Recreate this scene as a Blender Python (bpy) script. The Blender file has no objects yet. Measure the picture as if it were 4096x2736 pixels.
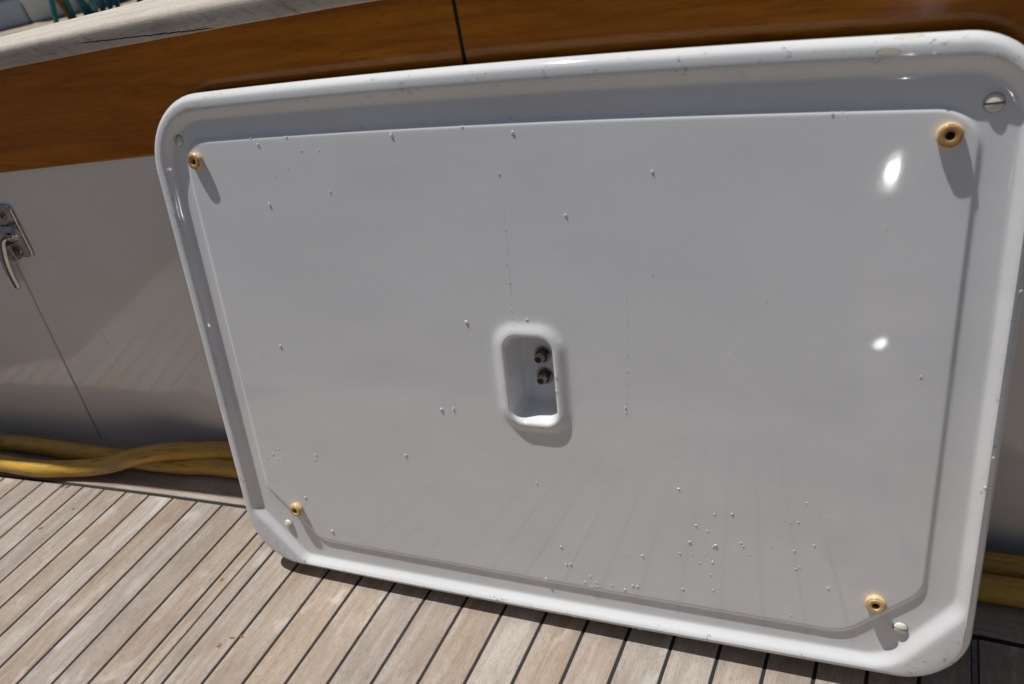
import bpy, bmesh, math, random
import numpy as np
from mathutils import Matrix, Vector, noise

random.seed(7)
scn = bpy.context.scene
COL = scn.collection

# ------------------------------------------------------------------ camera
# world: x runs along the coaming, y away from the viewer, z up, deck at z = 0 (metres)
cam_d = bpy.data.cameras.new("camera")
cam_d.sensor_width = 36.0
cam_d.lens = 26.963
cam_d.clip_start = 0.02
cam_d.clip_end = 3000.0
cam_d.dof.use_dof = True
cam_d.dof.focus_distance = 0.86
cam_d.dof.aperture_fstop = 7.0
cam = bpy.data.objects.new("camera", cam_d)
COL.objects.link(cam)
RIGHT = Vector((0.922328, 0.338163, -0.186966))
DOWN = Vector((0.052158, -0.588383, -0.806898))
FWD = Vector((-0.38287, 0.734473, -0.560321))
cam.matrix_world = Matrix(((RIGHT.x, -DOWN.x, -FWD.x, 0.30449),
                           (RIGHT.y, -DOWN.y, -FWD.y, -0.46619),
                           (RIGHT.z, -DOWN.z, -FWD.z, 0.75),
                           (0, 0, 0, 1)))
scn.camera = cam

# ------------------------------------------------------------------ light
TL = math.radians(14.19094737)          # how far the lid leans back
E1 = Vector((1, 0, 0))
E2 = Vector((0, math.sin(TL), math.cos(TL)))
NN = Vector((0, -math.cos(TL), math.sin(TL)))
SUN = (-1.88 * E1 + 5.85 * E2 + 1.0 * NN).normalized()
sun_d = bpy.data.lights.new("sun", 'SUN')
sun_d.energy = 5.0
sun_d.angle = math.radians(0.53)
sun_d.color = (1.0, 0.98, 0.955)
sun = bpy.data.objects.new("sun", sun_d)
COL.objects.link(sun)
sun.rotation_euler = SUN.to_track_quat('Z', 'Y').to_euler()
world = bpy.data.worlds.new("World")
scn.world = world
world.use_nodes = True
wn = world.node_tree
sky = wn.nodes.new("ShaderNodeTexSky")
sky.sky_type = 'NISHITA'
sky.sun_disc = False
sky.sun_elevation = math.asin(SUN.z)
sky.sun_rotation = math.atan2(SUN.x, SUN.y)
sky.dust_density = 2.5
bgn = wn.nodes["Background"]
bgn.inputs[1].default_value = 0.05
wn.links.new(sky.outputs[0], bgn.inputs[0])

scn.view_settings.view_transform = 'Standard'
scn.view_settings.look = 'None'
scn.view_settings.exposure = -0.42
scn.view_settings.gamma = 1.0
scn.render.film_transparent = False
try:
    scn.cycles.use_denoising = True
    scn.cycles.max_bounces = 10
    scn.cycles.blur_glossy = 0.30
    scn.cycles.sample_clamp_indirect = 0.0
    scn.cycles.caustics_reflective = True
except Exception:
    pass

# ------------------------------------------------------------------ node helpers
class NT:
    def __init__(self, name):
        self.m = bpy.data.materials.new(name)
        self.m.use_nodes = True
        self.t = self.m.node_tree
        self.t.nodes.clear()
        self.out = self.n('ShaderNodeOutputMaterial')
        self.b = self.n('ShaderNodeBsdfPrincipled')
        self.l(self.b.outputs[0], self.out.inputs[0])

    def n(self, t, **kw):
        nd = self.t.nodes.new(t)
        for k, v in kw.items():
            setattr(nd, k, v)
        return nd

    def l(self, a, b):
        self.t.links.new(a, b)

    def put(self, sock, v):
        if hasattr(v, 'links'):
            self.l(v, sock)
        elif isinstance(v, (tuple, list)) and len(v) == 3 and sock.type == 'RGBA':
            sock.default_value = (*v, 1)
        else:
            sock.default_value = v

    def set(self, **kw):
        names = {'base': 'Base Color', 'rough': 'Roughness', 'metal': 'Metallic', 'coat': 'Coat Weight',
                 'coatr': 'Coat Roughness', 'ior': 'IOR', 'trans': 'Transmission Weight', 'normal': 'Normal',
                 'sub': 'Subsurface Weight', 'spec': 'Specular IOR Level', 'coatn': 'Coat Normal'}
        for k, v in kw.items():
            self.put(self.b.inputs[names[k]], v)

    def coord(self, kind='Object'):
        return self.n('ShaderNodeTexCoord').outputs[kind]

    def mapping(self, vec, scale=(1, 1, 1), rot=(0, 0, 0), loc=(0, 0, 0)):
        m = self.n('ShaderNodeMapping')
        self.l(vec, m.inputs[0])
        m.inputs[1].default_value = loc
        m.inputs[2].default_value = rot
        m.inputs[3].default_value = scale
        return m.outputs[0]

    def noise(self, vec, scale, detail=3, rough=0.5, dist=0.0, color=False):
        k = self.n('ShaderNodeTexNoise')
        self.l(vec, k.inputs['Vector'])
        k.inputs['Scale'].default_value = scale
        k.inputs['Detail'].default_value = detail
        k.inputs['Roughness'].default_value = rough
        k.inputs['Distortion'].default_value = dist
        return k.outputs['Color' if color else 'Fac']

    def math(self, op, a, b=0.0, c=None, clamp=False):
        k = self.n('ShaderNodeMath', operation=op, use_clamp=clamp)
        self.put(k.inputs[0], a)
        self.put(k.inputs[1], b)
        if c is not None:
            self.put(k.inputs[2], c)
        return k.outputs[0]

    def ramp(self, f, lo, hi, a=0.0, b=1.0):
        k = self.n('ShaderNodeMapRange')
        k.interpolation_type = 'SMOOTHSTEP'
        self.put(k.inputs[0], f)
        k.inputs[1].default_value = lo
        k.inputs[2].default_value = hi
        k.inputs[3].default_value = a
        k.inputs[4].default_value = b
        return k.outputs[0]

    def mix(self, f, a, b, mode='MIX'):
        k = self.n('ShaderNodeMix', data_type='RGBA', blend_type=mode)
        self.put(k.inputs[0], f)
        self.put(k.inputs[6], a)
        self.put(k.inputs[7], b)
        return k.outputs[2]

    def bump(self, h, strength, dist, normal=None):
        k = self.n('ShaderNodeBump')
        k.inputs['Strength'].default_value = strength
        k.inputs['Distance'].default_value = dist
        self.l(h, k.inputs['Height'])
        if normal is not None:
            self.l(normal, k.inputs['Normal'])
        return k.outputs[0]

    def sep(self, vec):
        k = self.n('ShaderNodeSeparateXYZ')
        self.l(vec, k.inputs[0])
        return k.outputs

    def attr(self, name):
        return self.n('ShaderNodeAttribute', attribute_name=name).outputs['Fac']


def simple(name, base, rough, metal=0.0, vary=0.0, vscale=40.0, coat=0.0, bump=0.0, bscale=200.0):
    t = NT(name)
    t.set(base=base, rough=rough, metal=metal, coat=coat)
    c = t.coord()
    if vary:
        f = t.ramp(t.noise(c, vscale, 4, 0.6), 0.3, 0.7)
        t.set(base=t.mix(f, tuple(x * (1 - vary) for x in base), base))
    if bump:
        t.set(normal=t.bump(t.noise(c, bscale, 4), 0.5, bump))
    return t.m

# ------------------------------------------------------------------ materials
def mat_gelcoat():
    t = NT("lid_gelcoat")
    c = t.coord()                       # metres in the lid's own frame: u, v, w
    x, y, z = t.sep(c)[0:3]
    base = (0.800, 0.810, 0.815)
    f = t.ramp(t.noise(c, 6.0, 4, 0.6), 0.35, 0.7)
    col = t.mix(f, base, (0.775, 0.785, 0.785))
    soft = t.noise(t.mapping(c, (5, 14, 5)), 1.0, 3, 0.5, 0.4)
    col = t.mix(t.ramp(soft, 0.42, 0.70, 0, 0.8), col, (0.740, 0.752, 0.762))
    vs = t.n('ShaderNodeTexVoronoi', feature='F1')
    t.l(t.mapping(c, (1, 0.62, 1)), vs.inputs['Vector'])
    vs.inputs['Scale'].default_value = 9.0
    smudge = t.math('MULTIPLY', t.ramp(vs.outputs['Distance'], 0.06, 0.17, 1, 0), t.ramp(t.sep(vs.outputs['Color'])[1], 0.70, 0.72))
    col = t.mix(t.math('MULTIPLY', smudge, 0.55), col, (0.705, 0.715, 0.735))
    # grime and black scuffs worn along the raised rim
    rim = t.ramp(z, 0.0010, 0.0050)
    sc = t.noise(t.mapping(c, (60, 60, 60)), 1.0, 6, 0.75, 0.6)
    sc2 = t.noise(t.mapping(c, (320, 320, 320)), 1.0, 3, 0.6)
    scuff = t.math('MULTIPLY', t.ramp(sc, 0.55, 0.66), t.ramp(sc2, 0.47, 0.60))
    scuff = t.math('MULTIPLY', scuff, t.math('MULTIPLY', rim, 0.8))
    col = t.mix(scuff, col, (0.25, 0.22, 0.19))
    # small dark specks everywhere, sparse
    v = t.n('ShaderNodeTexVoronoi', feature='F1')
    t.l(c, v.inputs['Vector'])
    v.inputs['Scale'].default_value = 38.0
    spk = t.math('MULTIPLY', t.ramp(v.outputs['Distance'], 0.018, 0.03, 1, 0),
                 t.ramp(t.sep(v.outputs['Color'])[0], 0.80, 0.82))
    col = t.mix(t.math('MULTIPLY', spk, 0.75), col, (0.16, 0.12, 0.08))
    # yellowed bottom edge of the moulding
    rcx = t.math('ABSOLUTE', t.math('SUBTRACT', x, 0.036))
    rcy = t.math('ABSOLUTE', t.math('SUBTRACT', y, 0.291))
    outside = t.math('MAXIMUM', t.ramp(rcx, 0.045, 0.05), t.ramp(rcy, 0.065, 0.07))
    edge = t.math('MULTIPLY', t.ramp(z, -0.0065, -0.002, 1, 0), outside)
    col = t.mix(t.math('MULTIPLY', edge, 0.6), col, (0.62, 0.55, 0.38))
    # chips broken out of the rim (u, v, half length, half height, tilt)
    warp = t.n('ShaderNodeVectorMath', operation='SCALE')
    nz = t.n('ShaderNodeVectorMath', operation='SUBTRACT')
    t.l(t.noise(c, 220.0, 3, 0.6, color=True), nz.inputs[0])
    nz.inputs[1].default_value = (0.5, 0.5, 0.5)
    t.l(nz.outputs[0], warp.inputs[0])
    warp.inputs['Scale'].default_value = 0.0045
    add = t.n('ShaderNodeVectorMath', operation='ADD')
    t.l(c, add.inputs[0])
    t.l(warp.outputs[0], add.inputs[1])
    wx, wy, wz = t.sep(add.outputs[0])[0:3]
    chip = None
    rimline = None
    for (cu, cv, a, b, tilt) in ((0.3312, 0.5685, 0.0082, 0.0026, -0.03), (-0.0590, 0.5757, 0.0032, 0.0020, 0.1),
                                 (-0.276, 0.5800, 0.0120, 0.0014, 0.10), (0.344, 0.5772, 0.0095, 0.0012, 0.0),
                                 (-0.3105, 0.5690, 0.0040, 0.0020, 0.2), (0.4025, 0.5590, 0.0060, 0.0012, -0.4),
                                 (0.249, 0.0105, 0.0040, 0.0018, 0.05), (-0.3800, 0.4985, 0.0012, 0.0026, 0.0),
                                 (0.4335, 0.185, 0.0014, 0.0060, 0.0), (-0.283, 0.5692, 0.006, 0.0012, 0.1)):
        dx = t.math('SUBTRACT', wx, cu)
        dy = t.math('SUBTRACT', wy, cv)
        dy = t.math('MULTIPLY_ADD', dx, -tilt, dy)
        q = t.math('ADD', t.math('POWER', t.math('ABSOLUTE', t.math('DIVIDE', dx, a)), 2.0),
                   t.math('POWER', t.math('ABSOLUTE', t.math('DIVIDE', dy, b)), 2.0))
        k = t.ramp(q, 0.92, 1.06, 1, 0)
        chip = k if chip is None else t.math('MAXIMUM', chip, k)
        e = t.math('MULTIPLY', t.ramp(q, 0.72, 0.95), t.ramp(q, 1.0, 1.18, 1, 0))
        rimline = e if rimline is None else t.math('MAXIMUM', rimline, e)
    chip = t.math('MULTIPLY', chip, t.ramp(z, -0.004, -0.001))
    col = t.mix(chip, col, (0.74, 0.69, 0.55))
    col = t.mix(t.math('MULTIPLY', t.math('MULTIPLY', rimline, t.ramp(z, -0.004, -0.001)), 0.55), col, (0.28, 0.22, 0.14))
    # dull water-spot film
    film = t.ramp(t.noise(c, 26.0, 5, 0.65, 0.8), 0.5, 0.75)
    rough = t.math('MULTIPLY_ADD', film, 0.030, 0.040)
    rough = t.math('MULTIPLY_ADD', chip, 0.4, rough)
    h = t.math('MULTIPLY_ADD', chip, -6.0, t.noise(c, 10.0, 2, 0.5))
    n1 = t.bump(h, 0.30, 0.00006)
    n2 = t.bump(t.noise(c, 420.0, 2, 0.5), 0.06, 0.00003, n1)
    # scuffed patches that break up the gloss
    sm = None
    for (cu, cv, a_, b_) in ((0.334, 0.475, 0.018, 0.070), (0.333, 0.335, 0.020, 0.014), (0.10, 0.560, 0.03, 0.006), (0.24, 0.555, 0.05, 0.006)):
        q = t.math('ADD', t.math('POWER', t.math('ABSOLUTE', t.math('DIVIDE', t.math('SUBTRACT', x, cu), a_)), 2.0),
                   t.math('POWER', t.math('ABSOLUTE', t.math('DIVIDE', t.math('SUBTRACT', y, cv), b_)), 2.0))
        k_ = t.ramp(q, 0.2, 1.0, 1, 0)
        sm = k_ if sm is None else t.math('MAXIMUM', sm, k_)
    fine = t.noise(t.mapping(c, (330, 230, 300)), 1.0, 3, 0.7)
    n3 = t.bump(t.math('MULTIPLY', fine, sm), 0.6, 0.000032, n2)
    t.set(base=col, rough=rough, normal=n3, ior=1.54, coat=0.0)
    return t.m


def mat_wall():
    t = NT("painted_locker_side")
    c = t.coord()
    x, y, z = t.sep(c)[0:3]
    f = t.ramp(t.noise(c, 5.0, 4, 0.6), 0.35, 0.7)
    col = t.mix(f, (0.80, 0.78, 0.755), (0.765, 0.735, 0.70))
    # faint rusty runs below the latch
    streak = t.noise(t.mapping(c, (60, 60, 3.0)), 1.0, 4, 0.6)
    band = t.math('MULTIPLY', t.ramp(x, -0.80, -0.735), t.ramp(x, -0.70, -0.66, 1, 0))
    zb = t.math('MULTIPLY', t.ramp(z, 0.0, 0.25), t.ramp(z, 0.375, 0.39, 1, 0))
    s = t.math('MULTIPLY', t.math('MULTIPLY', t.ramp(streak, 0.55, 0.75), band), t.math('MULTIPLY', zb, 0.35))
    col = t.mix(s, col, (0.50, 0.36, 0.22))
    v = t.n('ShaderNodeTexVoronoi', feature='F1')
    t.l(c, v.inputs['Vector'])
    v.inputs['Scale'].default_value = 30.0
    spk = t.math('MULTIPLY', t.ramp(v.outputs['Distance'], 0.02, 0.035, 1, 0),
                 t.ramp(t.sep(v.outputs['Color'])[0], 0.86, 0.88))
    col = t.mix(t.math('MULTIPLY', spk, 0.6), col, (0.2, 0.12, 0.06))
    n = t.bump(t.noise(c, 7.0, 2, 0.5), 0.2, 0.00004)
    t.set(base=col, rough=0.09, normal=n)
    return t.m


def teak_nodes(t, uv, tone, light, mid, dark, wet=0.0):
    """weathered teak grain; uv x = across the plank, y = along it (metres)"""
    # every plank gets its own patch of the pattern
    off = t.n('ShaderNodeCombineXYZ')
    t.l(t.math('MULTIPLY', tone, 37.0), off.inputs[0])
    t.l(t.math('MULTIPLY', tone, 91.0), off.inputs[1])
    add = t.n('ShaderNodeVectorMath', operation='ADD')
    t.l(uv, add.inputs[0])
    t.l(off.outputs[0], add.inputs[1])
    p = add.outputs[0]
    g1 = t.noise(t.mapping(p, (90, 7, 1)), 1.0, 6, 0.62, 0.5)
    g2 = t.noise(t.mapping(p, (800, 62, 1)), 1.0, 4, 0.7)
    g3 = t.noise(t.mapping(p, (1150, 130, 1)), 1.0, 3, 0.7)
    blot = t.noise(t.mapping(p, (26, 13, 1)), 1.0, 4, 0.6, 0.4)
    col = t.mix(t.ramp(g1, 0.32, 0.68), mid, light)
    col = t.mix(t.math('MULTIPLY', t.ramp(g2, 0.50, 0.70), 0.46), col, dark)
    col = t.mix(t.math('MULTIPLY', t.ramp(g2, 0.30, 0.45, 1, 0), 0.35), col, tuple(min(1, x * 1.12) for x in light))
    col = t.mix(t.math('MULTIPLY', t.ramp(g3, 0.53, 0.68), 0.62), col, tuple(x * 0.62 for x in dark))
    col = t.mix(t.math('MULTIPLY', t.ramp(blot, 0.50, 0.72), 0.60), col, tuple(x * 0.80 for x in mid))
    col = t.mix(t.math('MULTIPLY', t.ramp(blot, 0.28, 0.45, 1, 0), 0.60), col, (0.53, 0.49, 0.45))
    # plank to plank tone
    hsv = t.n('ShaderNodeHueSaturation')
    t.l(col, hsv.inputs['Color'])
    t.l(t.math('MULTIPLY_ADD', tone, 0.30, 0.86), hsv.inputs['Value'])
    t.l(t.math('MULTIPLY_ADD', t.math('FRACT', t.math('MULTIPLY', tone, 7.31)), 0.4, 0.70), hsv.inputs['Saturation'])
    h = t.math('ADD', t.math('MULTIPLY', g2, 0.7), t.math('ADD', t.math('MULTIPLY', g3, 0.5), t.math('MULTIPLY', g1, 0.6)))
    return hsv.outputs[0], h


def mat_deck_teak():
    t = NT("weathered_teak_planks")
    uv = t.coord('UV')
    tone = t.attr('tone')
    col, h = teak_nodes(t, uv, tone, (0.408, 0.343, 0.282), (0.306, 0.238, 0.180), (0.160, 0.110, 0.077))
    c = t.coord()
    stain = t.ramp(t.noise(c, 22.0, 4, 0.6, 0.5), 0.64, 0.78)
    col = t.mix(t.math('MULTIPLY', stain, 0.30), col, (0.20, 0.165, 0.13))
    t.set(base=col, rough=0.72, spec=0.25, normal=t.bump(h, 0.55, 0.0006))
    return t.m


def mat_cap():
    t = NT("bleached_teak_rail")
    uv = t.coord('UV')
    tone = t.attr('tone')
    col, h = teak_nodes(t, uv, tone, (0.60, 0.55, 0.48), (0.50, 0.43, 0.355), (0.34, 0.27, 0.20))
    c = t.coord()
    x, y, z = t.sep(c)[0:3]
    # short slanting cracks opened in the grain on the nose of the rail
    r = t.mapping(c, (1, 1, 1), (0, math.radians(-31), 0))
    cr = t.noise(t.mapping(r, (22, 30, 260)), 1.0, 5, 0.65, 0.5)
    face = t.ramp(t.math('ADD', z, t.math('MULTIPLY', x, -0.031)), 0.6585, 0.6545)
    crack = t.math('MULTIPLY', t.ramp(cr, 0.58, 0.66), t.math('MULTIPLY', face, 0.38))
    col = t.mix(crack, col, (0.13, 0.09, 0.06))
    # the one long dark split near the lower edge
    wob = t.math('MULTIPLY', t.math('SUBTRACT', t.noise(c, 160.0, 3), 0.5), 0.0020)
    ln = t.math('ABSOLUTE', t.math('SUBTRACT', t.math('ADD', z, wob),
                                  t.math('MULTIPLY_ADD', x, -0.0205, 0.6282)))
    split = t.math('MULTIPLY', t.ramp(ln, 0.0003, 0.00075, 1, 0),
                   t.math('MULTIPLY', t.ramp(x, -0.447, -0.42), t.ramp(x, -0.27, -0.255, 1, 0)))
    split = t.math('MULTIPLY', split, face)
    col = t.mix(split, col, (0.012, 0.008, 0.006))
    hh = t.math('SUBTRACT', h, t.math('MULTIPLY', t.math('ADD', crack, split), 1.6))
    t.set(base=col, rough=0.8, spec=0.2, normal=t.bump(hh, 0.6, 0.0011))
    return t.m


def mat_varnish():
    t = NT("varnished_teak")
    uv = t.coord('UV')
    g1 = t.noise(t.mapping(uv, (70, 5.5, 1)), 1.0, 5, 0.6, 1.1)
    g2 = t.noise(t.mapping(uv, (760, 44, 1)), 1.0, 4, 0.75)
    big = t.noise(t.mapping(uv, (10, 2.2, 1)), 1.0, 3, 0.5, 0.6)
    col = t.mix(t.ramp(g1, 0.28, 0.74), (0.260, 0.078, 0.0050), (0.470, 0.155, 0.011))
    col = t.mix(t.math('MULTIPLY', t.ramp(g2, 0.53, 0.66), 0.60), col, (0.085, 0.022, 0.002))
    lines = t.ramp(t.noise(t.mapping(uv, (46, 1.3, 1)), 1.0, 2, 0.4, 0.5), 0.63, 0.70)
    col = t.mix(t.math('MULTIPLY', lines, 0.40), col, (0.10, 0.026, 0.004))
    col = t.mix(t.math('MULTIPLY', t.ramp(big, 0.45, 0.7), 0.35), col, (0.44, 0.150, 0.014))
    n = t.bump(t.noise(t.mapping(uv, (300, 18, 1)), 1.0, 3), 0.10, 0.0002)
    t.set(base=col, rough=0.4, coat=0.55, coatr=0.12, normal=n, spec=0.0)
    return t.m


def mat_hose():
    t = NT("yellow_hose_rubber")
    uv = t.coord('UV')                  # x around (m), y along (m)
    a = t.noise(t.mapping(uv, (60, 9, 1)), 1.0, 5, 0.65, 0.8)
    b = t.noise(t.mapping(uv, (240, 22, 1)), 1.0, 4, 0.65)
    d = t.noise(t.mapping(uv, (22, 5, 1)), 1.0, 4, 0.6, 0.6)
    col = t.mix(t.ramp(a, 0.35, 0.7), (0.64, 0.39, 0.055), (0.53, 0.29, 0.032))
    col = t.mix(t.math('MULTIPLY', t.ramp(d, 0.45, 0.60), 0.80), col, (0.36, 0.245, 0.125))
    col = t.mix(t.math('MULTIPLY', t.ramp(b, 0.52, 0.66), 0.62), col, (0.12, 0.075, 0.035))
    t.set(base=col, rough=0.42, normal=t.bump(b, 0.35, 0.0006))
    return t.m


def mat_bumper():
    t = NT("amber_rubber")
    c = t.coord()
    z = t.sep(c)[2]
    f = t.noise(c, 260.0, 4, 0.6)
    col = t.mix(t.ramp(f, 0.35, 0.7), (0.80, 0.575, 0.285), (0.70, 0.46, 0.19))
    face = t.ramp(z, 0.0056, 0.0066)
    rust = t.attr('tone')
    col = t.mix(t.math('MULTIPLY', face, t.math('MULTIPLY', rust, 0.8)), col, (0.33, 0.16, 0.055))
    ring = t.math('MULTIPLY', t.ramp(z, 0.0050, 0.0054), t.ramp(z, 0.0058, 0.0062, 1, 0))
    col = t.mix(t.math('MULTIPLY', ring, t.math('MULTIPLY_ADD', t.ramp(f, 0.4, 0.6), 0.5, 0.3)), col, (0.17, 0.075, 0.03))
    t.set(base=col, rough=0.24, sub=0.0, normal=t.bump(f, 0.2, 0.0003))
    return t.m


def mat_water():
    t = NT("water_drop")
    t.set(base=(0.92, 0.935, 0.94), rough=0.05, trans=0.32, ior=1.33)
    return t.m


M = {}
M['gel'] = mat_gelcoat()
M['wall'] = mat_wall()
M['deck'] = mat_deck_teak()
M['cap'] = mat_cap()
M['varnish'] = mat_varnish()
M['hose'] = mat_hose()
M['bumper'] = mat_bumper()
M['water'] = mat_water()
M['caulk'] = simple("black_caulk", (0.005, 0.005, 0.006), 0.75, bump=0.0004, bscale=260, vary=0.4, vscale=90)
M['caulk_grey'] = simple("dried_grey_caulk", (0.19, 0.19, 0.20), 0.6, vary=0.3, vscale=90)
M['groove'] = simple("dark_groove", (0.045, 0.022, 0.012), 0.8, vary=0.4, vscale=60)
M['dark'] = simple("joint_shadow_gap", (0.004, 0.004, 0.004), 0.8, vary=0.3)
M['ivory'] = simple("ivory_nylon", (0.78, 0.755, 0.64), 0.25, vary=0.08, vscale=200)
M['slot'] = simple("dirty_slot", (0.20, 0.17, 0.11), 0.6, vary=0.3)
M['chrome'] = simple("chrome", (0.62, 0.61, 0.60), 0.10, 1.0, vary=0.25, vscale=70, bump=0.0001, bscale=120)
M['brushed'] = simple('brushed_steel', (0.92, 0.91, 0.89), 0.21, 1.0, vary=0.1, vscale=60)
M['steel'] = simple("tarnished_steel", (0.46, 0.41, 0.36), 0.30, 1.0, vary=0.55, vscale=300)
M['nut'] = simple('dull_nut', (0.17, 0.145, 0.12), 0.38, 1.0, vary=0.5, vscale=300)
M['rust'] = simple("rust", (0.060, 0.032, 0.020), 0.8, vary=0.4, vscale=500)
M['teal'] = simple("teal_paint", (0.015, 0.24, 0.25), 0.30, vary=0.2)
M['brownpole'] = simple("brown_wood_pole", (0.30, 0.165, 0.05), 0.6, vary=0.3, vscale=30)
M['box_blue'] = simple("blue_grey_plastic", (0.50, 0.58, 0.70), 0.4, vary=0.12, vscale=4)
M['box_pale'] = simple("pale_grey_plastic", (0.80, 0.82, 0.78), 0.4, vary=0.1, vscale=4)
M['boat_grey'] = simple("grey_hull_paint", (0.34, 0.37, 0.40), 0.35, vary=0.12, vscale=2)
M['basin'] = simple("glossy_blue_plastic", (0.20, 0.33, 0.52), 0.12, vary=0.1)
M['dock'] = simple("dock_boards", (0.40, 0.33, 0.255), 0.8, vary=0.3, vscale=9)
M['leafbit'] = simple("rust_orange_leaf", (0.42, 0.20, 0.05), 0.7, vary=0.4, vscale=300)
M['leafred'] = simple("rust_red_leaf", (0.16, 0.035, 0.015), 0.7, vary=0.4, vscale=300)
tw = NT("harbour_water")
tw.set(base=(0.02, 0.06, 0.07), rough=0.06, ior=1.33, normal=tw.bump(tw.noise(tw.coord(), 1.4, 5, 0.6), 0.6, 0.2))
M['sea'] = tw.m

# ------------------------------------------------------------------ mesh helpers
def link(name, verts, faces, mats, parent=None, smooth=True, mi=None, uvs=None, tone=None, loc=None, mw=None):
    me = bpy.data.meshes.new(name)
    me.from_pydata([tuple(v) for v in verts], [], faces)
    for m in (mats if isinstance(mats, (list, tuple)) else [mats]):
        me.materials.append(m)
    if mi is not None:
        me.polygons.foreach_set('material_index', mi)
    me.polygons.foreach_set('use_smooth', [smooth] * len(me.polygons))
    if uvs is not None:                   # per vertex
        ul = me.uv_layers.new(name="UVMap")
        for lp in me.loops:
            ul.data[lp.index].uv = uvs[lp.vertex_index]
    if tone is not None:                  # per vertex or constant
        at = me.attributes.new('tone', 'FLOAT', 'POINT')
        at.data.foreach_set('value', [tone] * len(me.vertices) if isinstance(tone, (int, float)) else list(tone))
    me.update()
    o = bpy.data.objects.new(name, me)
    COL.objects.link(o)
    if parent is not None:
        o.parent = parent
    if loc is not None:
        o.location = loc
    if mw is not None:
        o.matrix_world = mw
    return o


def tag(o, label=None, cat=None, group=None, kind=None):
    if label: o['label'] = label
    if cat: o['category'] = cat
    if group: o['group'] = group
    if kind: o['kind'] = kind
    return o


def empty(name, label, cat, loc=(0, 0, 0), group=None):
    o = bpy.data.objects.new(name, None)
    COL.objects.link(o)
    o.location = loc
    return tag(o, label, cat, group)


class MB:
    """collects shapes into one mesh"""
    def __init__(self):
        self.v, self.f, self.mi, self.uv, self.t = [], [], [], [], []

    def add(self, v, f, mi=0, uv=None, t=0.5):
        o = len(self.v)
        self.v += [tuple(p) for p in v]
        self.f += [tuple(i + o for i in q) for q in f]
        self.mi += [mi] * len(f)
        self.uv += list(uv) if uv is not None else [(p[0], p[1]) for p in v]
        self.t += [t] * len(v)

    def build(self, name, mats, parent=None, smooth=True, **kw):
        return link(name, self.v, self.f, mats, parent, smooth, self.mi, self.uv, self.t, **kw)


def grid_faces(nu, nv, close_u=False):
    f = []
    for j in range(nv - 1):
        for i in range(nu if close_u else nu - 1):
            a = j * nu + i
            b = j * nu + (i + 1) % nu
            f.append((a, b, b + nu, a + nu))
    return f


def catmull(pts, per=10):
    P = [Vector(p) for p in pts]
    P = [P[0] * 2 - P[1]] + P + [P[-1] * 2 - P[-2]]
    out = []
    for i in range(1, len(P) - 2):
        for k in range(per):
            s = k / per
            a, b, c, d = P[i - 1], P[i], P[i + 1], P[i + 2]
            out.append(0.5 * ((2 * b) + (c - a) * s + (2 * a - 5 * b + 4 * c - d) * s * s + (3 * b - a - 3 * c + d) * s ** 3))
    out.append(P[-2])
    return out


def tube(path, rad, nseg=20, caps=True, wob=0.0, flat=1.0, up=Vector((0, 0, 1))):
    """sweep a round section; rad may be a list"""
    v, uv, f = [], [], []
    n = len(path)
    L = 0.0
    for i, p in enumerate(path):
        d = (path[min(i + 1, n - 1)] - path[max(i - 1, 0)]).normalized()
        s = d.cross(up)
        if s.length < 1e-4: s = d.cross(Vector((0, 1, 0)))
        s.normalize()
        t = s.cross(d).normalized()
        if i: L += (p - path[i - 1]).length
        r = rad[i] if isinstance(rad, (list, tuple)) else rad
        for k in range(nseg):
            a = 2 * math.pi * k / nseg
            rr = r
            if wob: rr = r * (1 + wob * noise.noise(Vector((L * 14, math.cos(a), math.sin(a)))))
            v.append(p + s * (math.cos(a) * rr) + t * (math.sin(a) * rr * flat))
            uv.append((abs(k / nseg - 0.5) * 2 * math.pi * r, L))
    f = grid_faces(nseg, n, True)
    if caps:
        f.append(tuple(range(nseg - 1, -1, -1)))
        f.append(tuple(range((n - 1) * nseg, n * nseg)))
    return v, f, uv


def lathe(prof, nseg=32):
    """profile of (r, z) from outside to the axis"""
    v, f = [], []
    for r, z in prof:
        for k in range(nseg):
            a = 2 * math.pi * k / nseg
            v.append((r * math.cos(a), r * math.sin(a), z))
    f = grid_faces(nseg, len(prof), True)
    if prof[-1][0] > 1e-6:
        f.append(tuple(range((len(prof) - 1) * nseg, len(prof) * nseg)))
    return v, f


def box(x0, x1, y0, y1, z0, z1):
    v = [(x, y, z) for z in (z0, z1) for y in (y0, y1) for x in (x0, x1)]
    f = [(0, 2, 3, 1), (4, 5, 7, 6), (0, 1, 5, 4), (1, 3, 7, 5), (3, 2, 6, 7), (2, 0, 4, 6)]
    return v, f


def bevel(o, w, seg=2, angle=40):
    m = o.modifiers.new("edge", 'BEVEL')
    m.width = w
    m.segments = seg
    m.limit_method = 'ANGLE'
    m.angle_limit = math.radians(angle)
    return o

# ------------------------------------------------------------------ setting: deck, water, dock
def margin(a):                            # inner edge of the covering board
    aa = max(-1.6, min(1.2, a))
    return 0.088 - 0.0335 * (aa + 0.1) ** 2

def bow(a):
    return 0.005 - 0.031 * a * a if abs(a) < 1.5 else 0.005 - 0.031 * 2.25

def wall_y(a, z):
    return 0.192 - 0.045 * z + bow(a)

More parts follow.
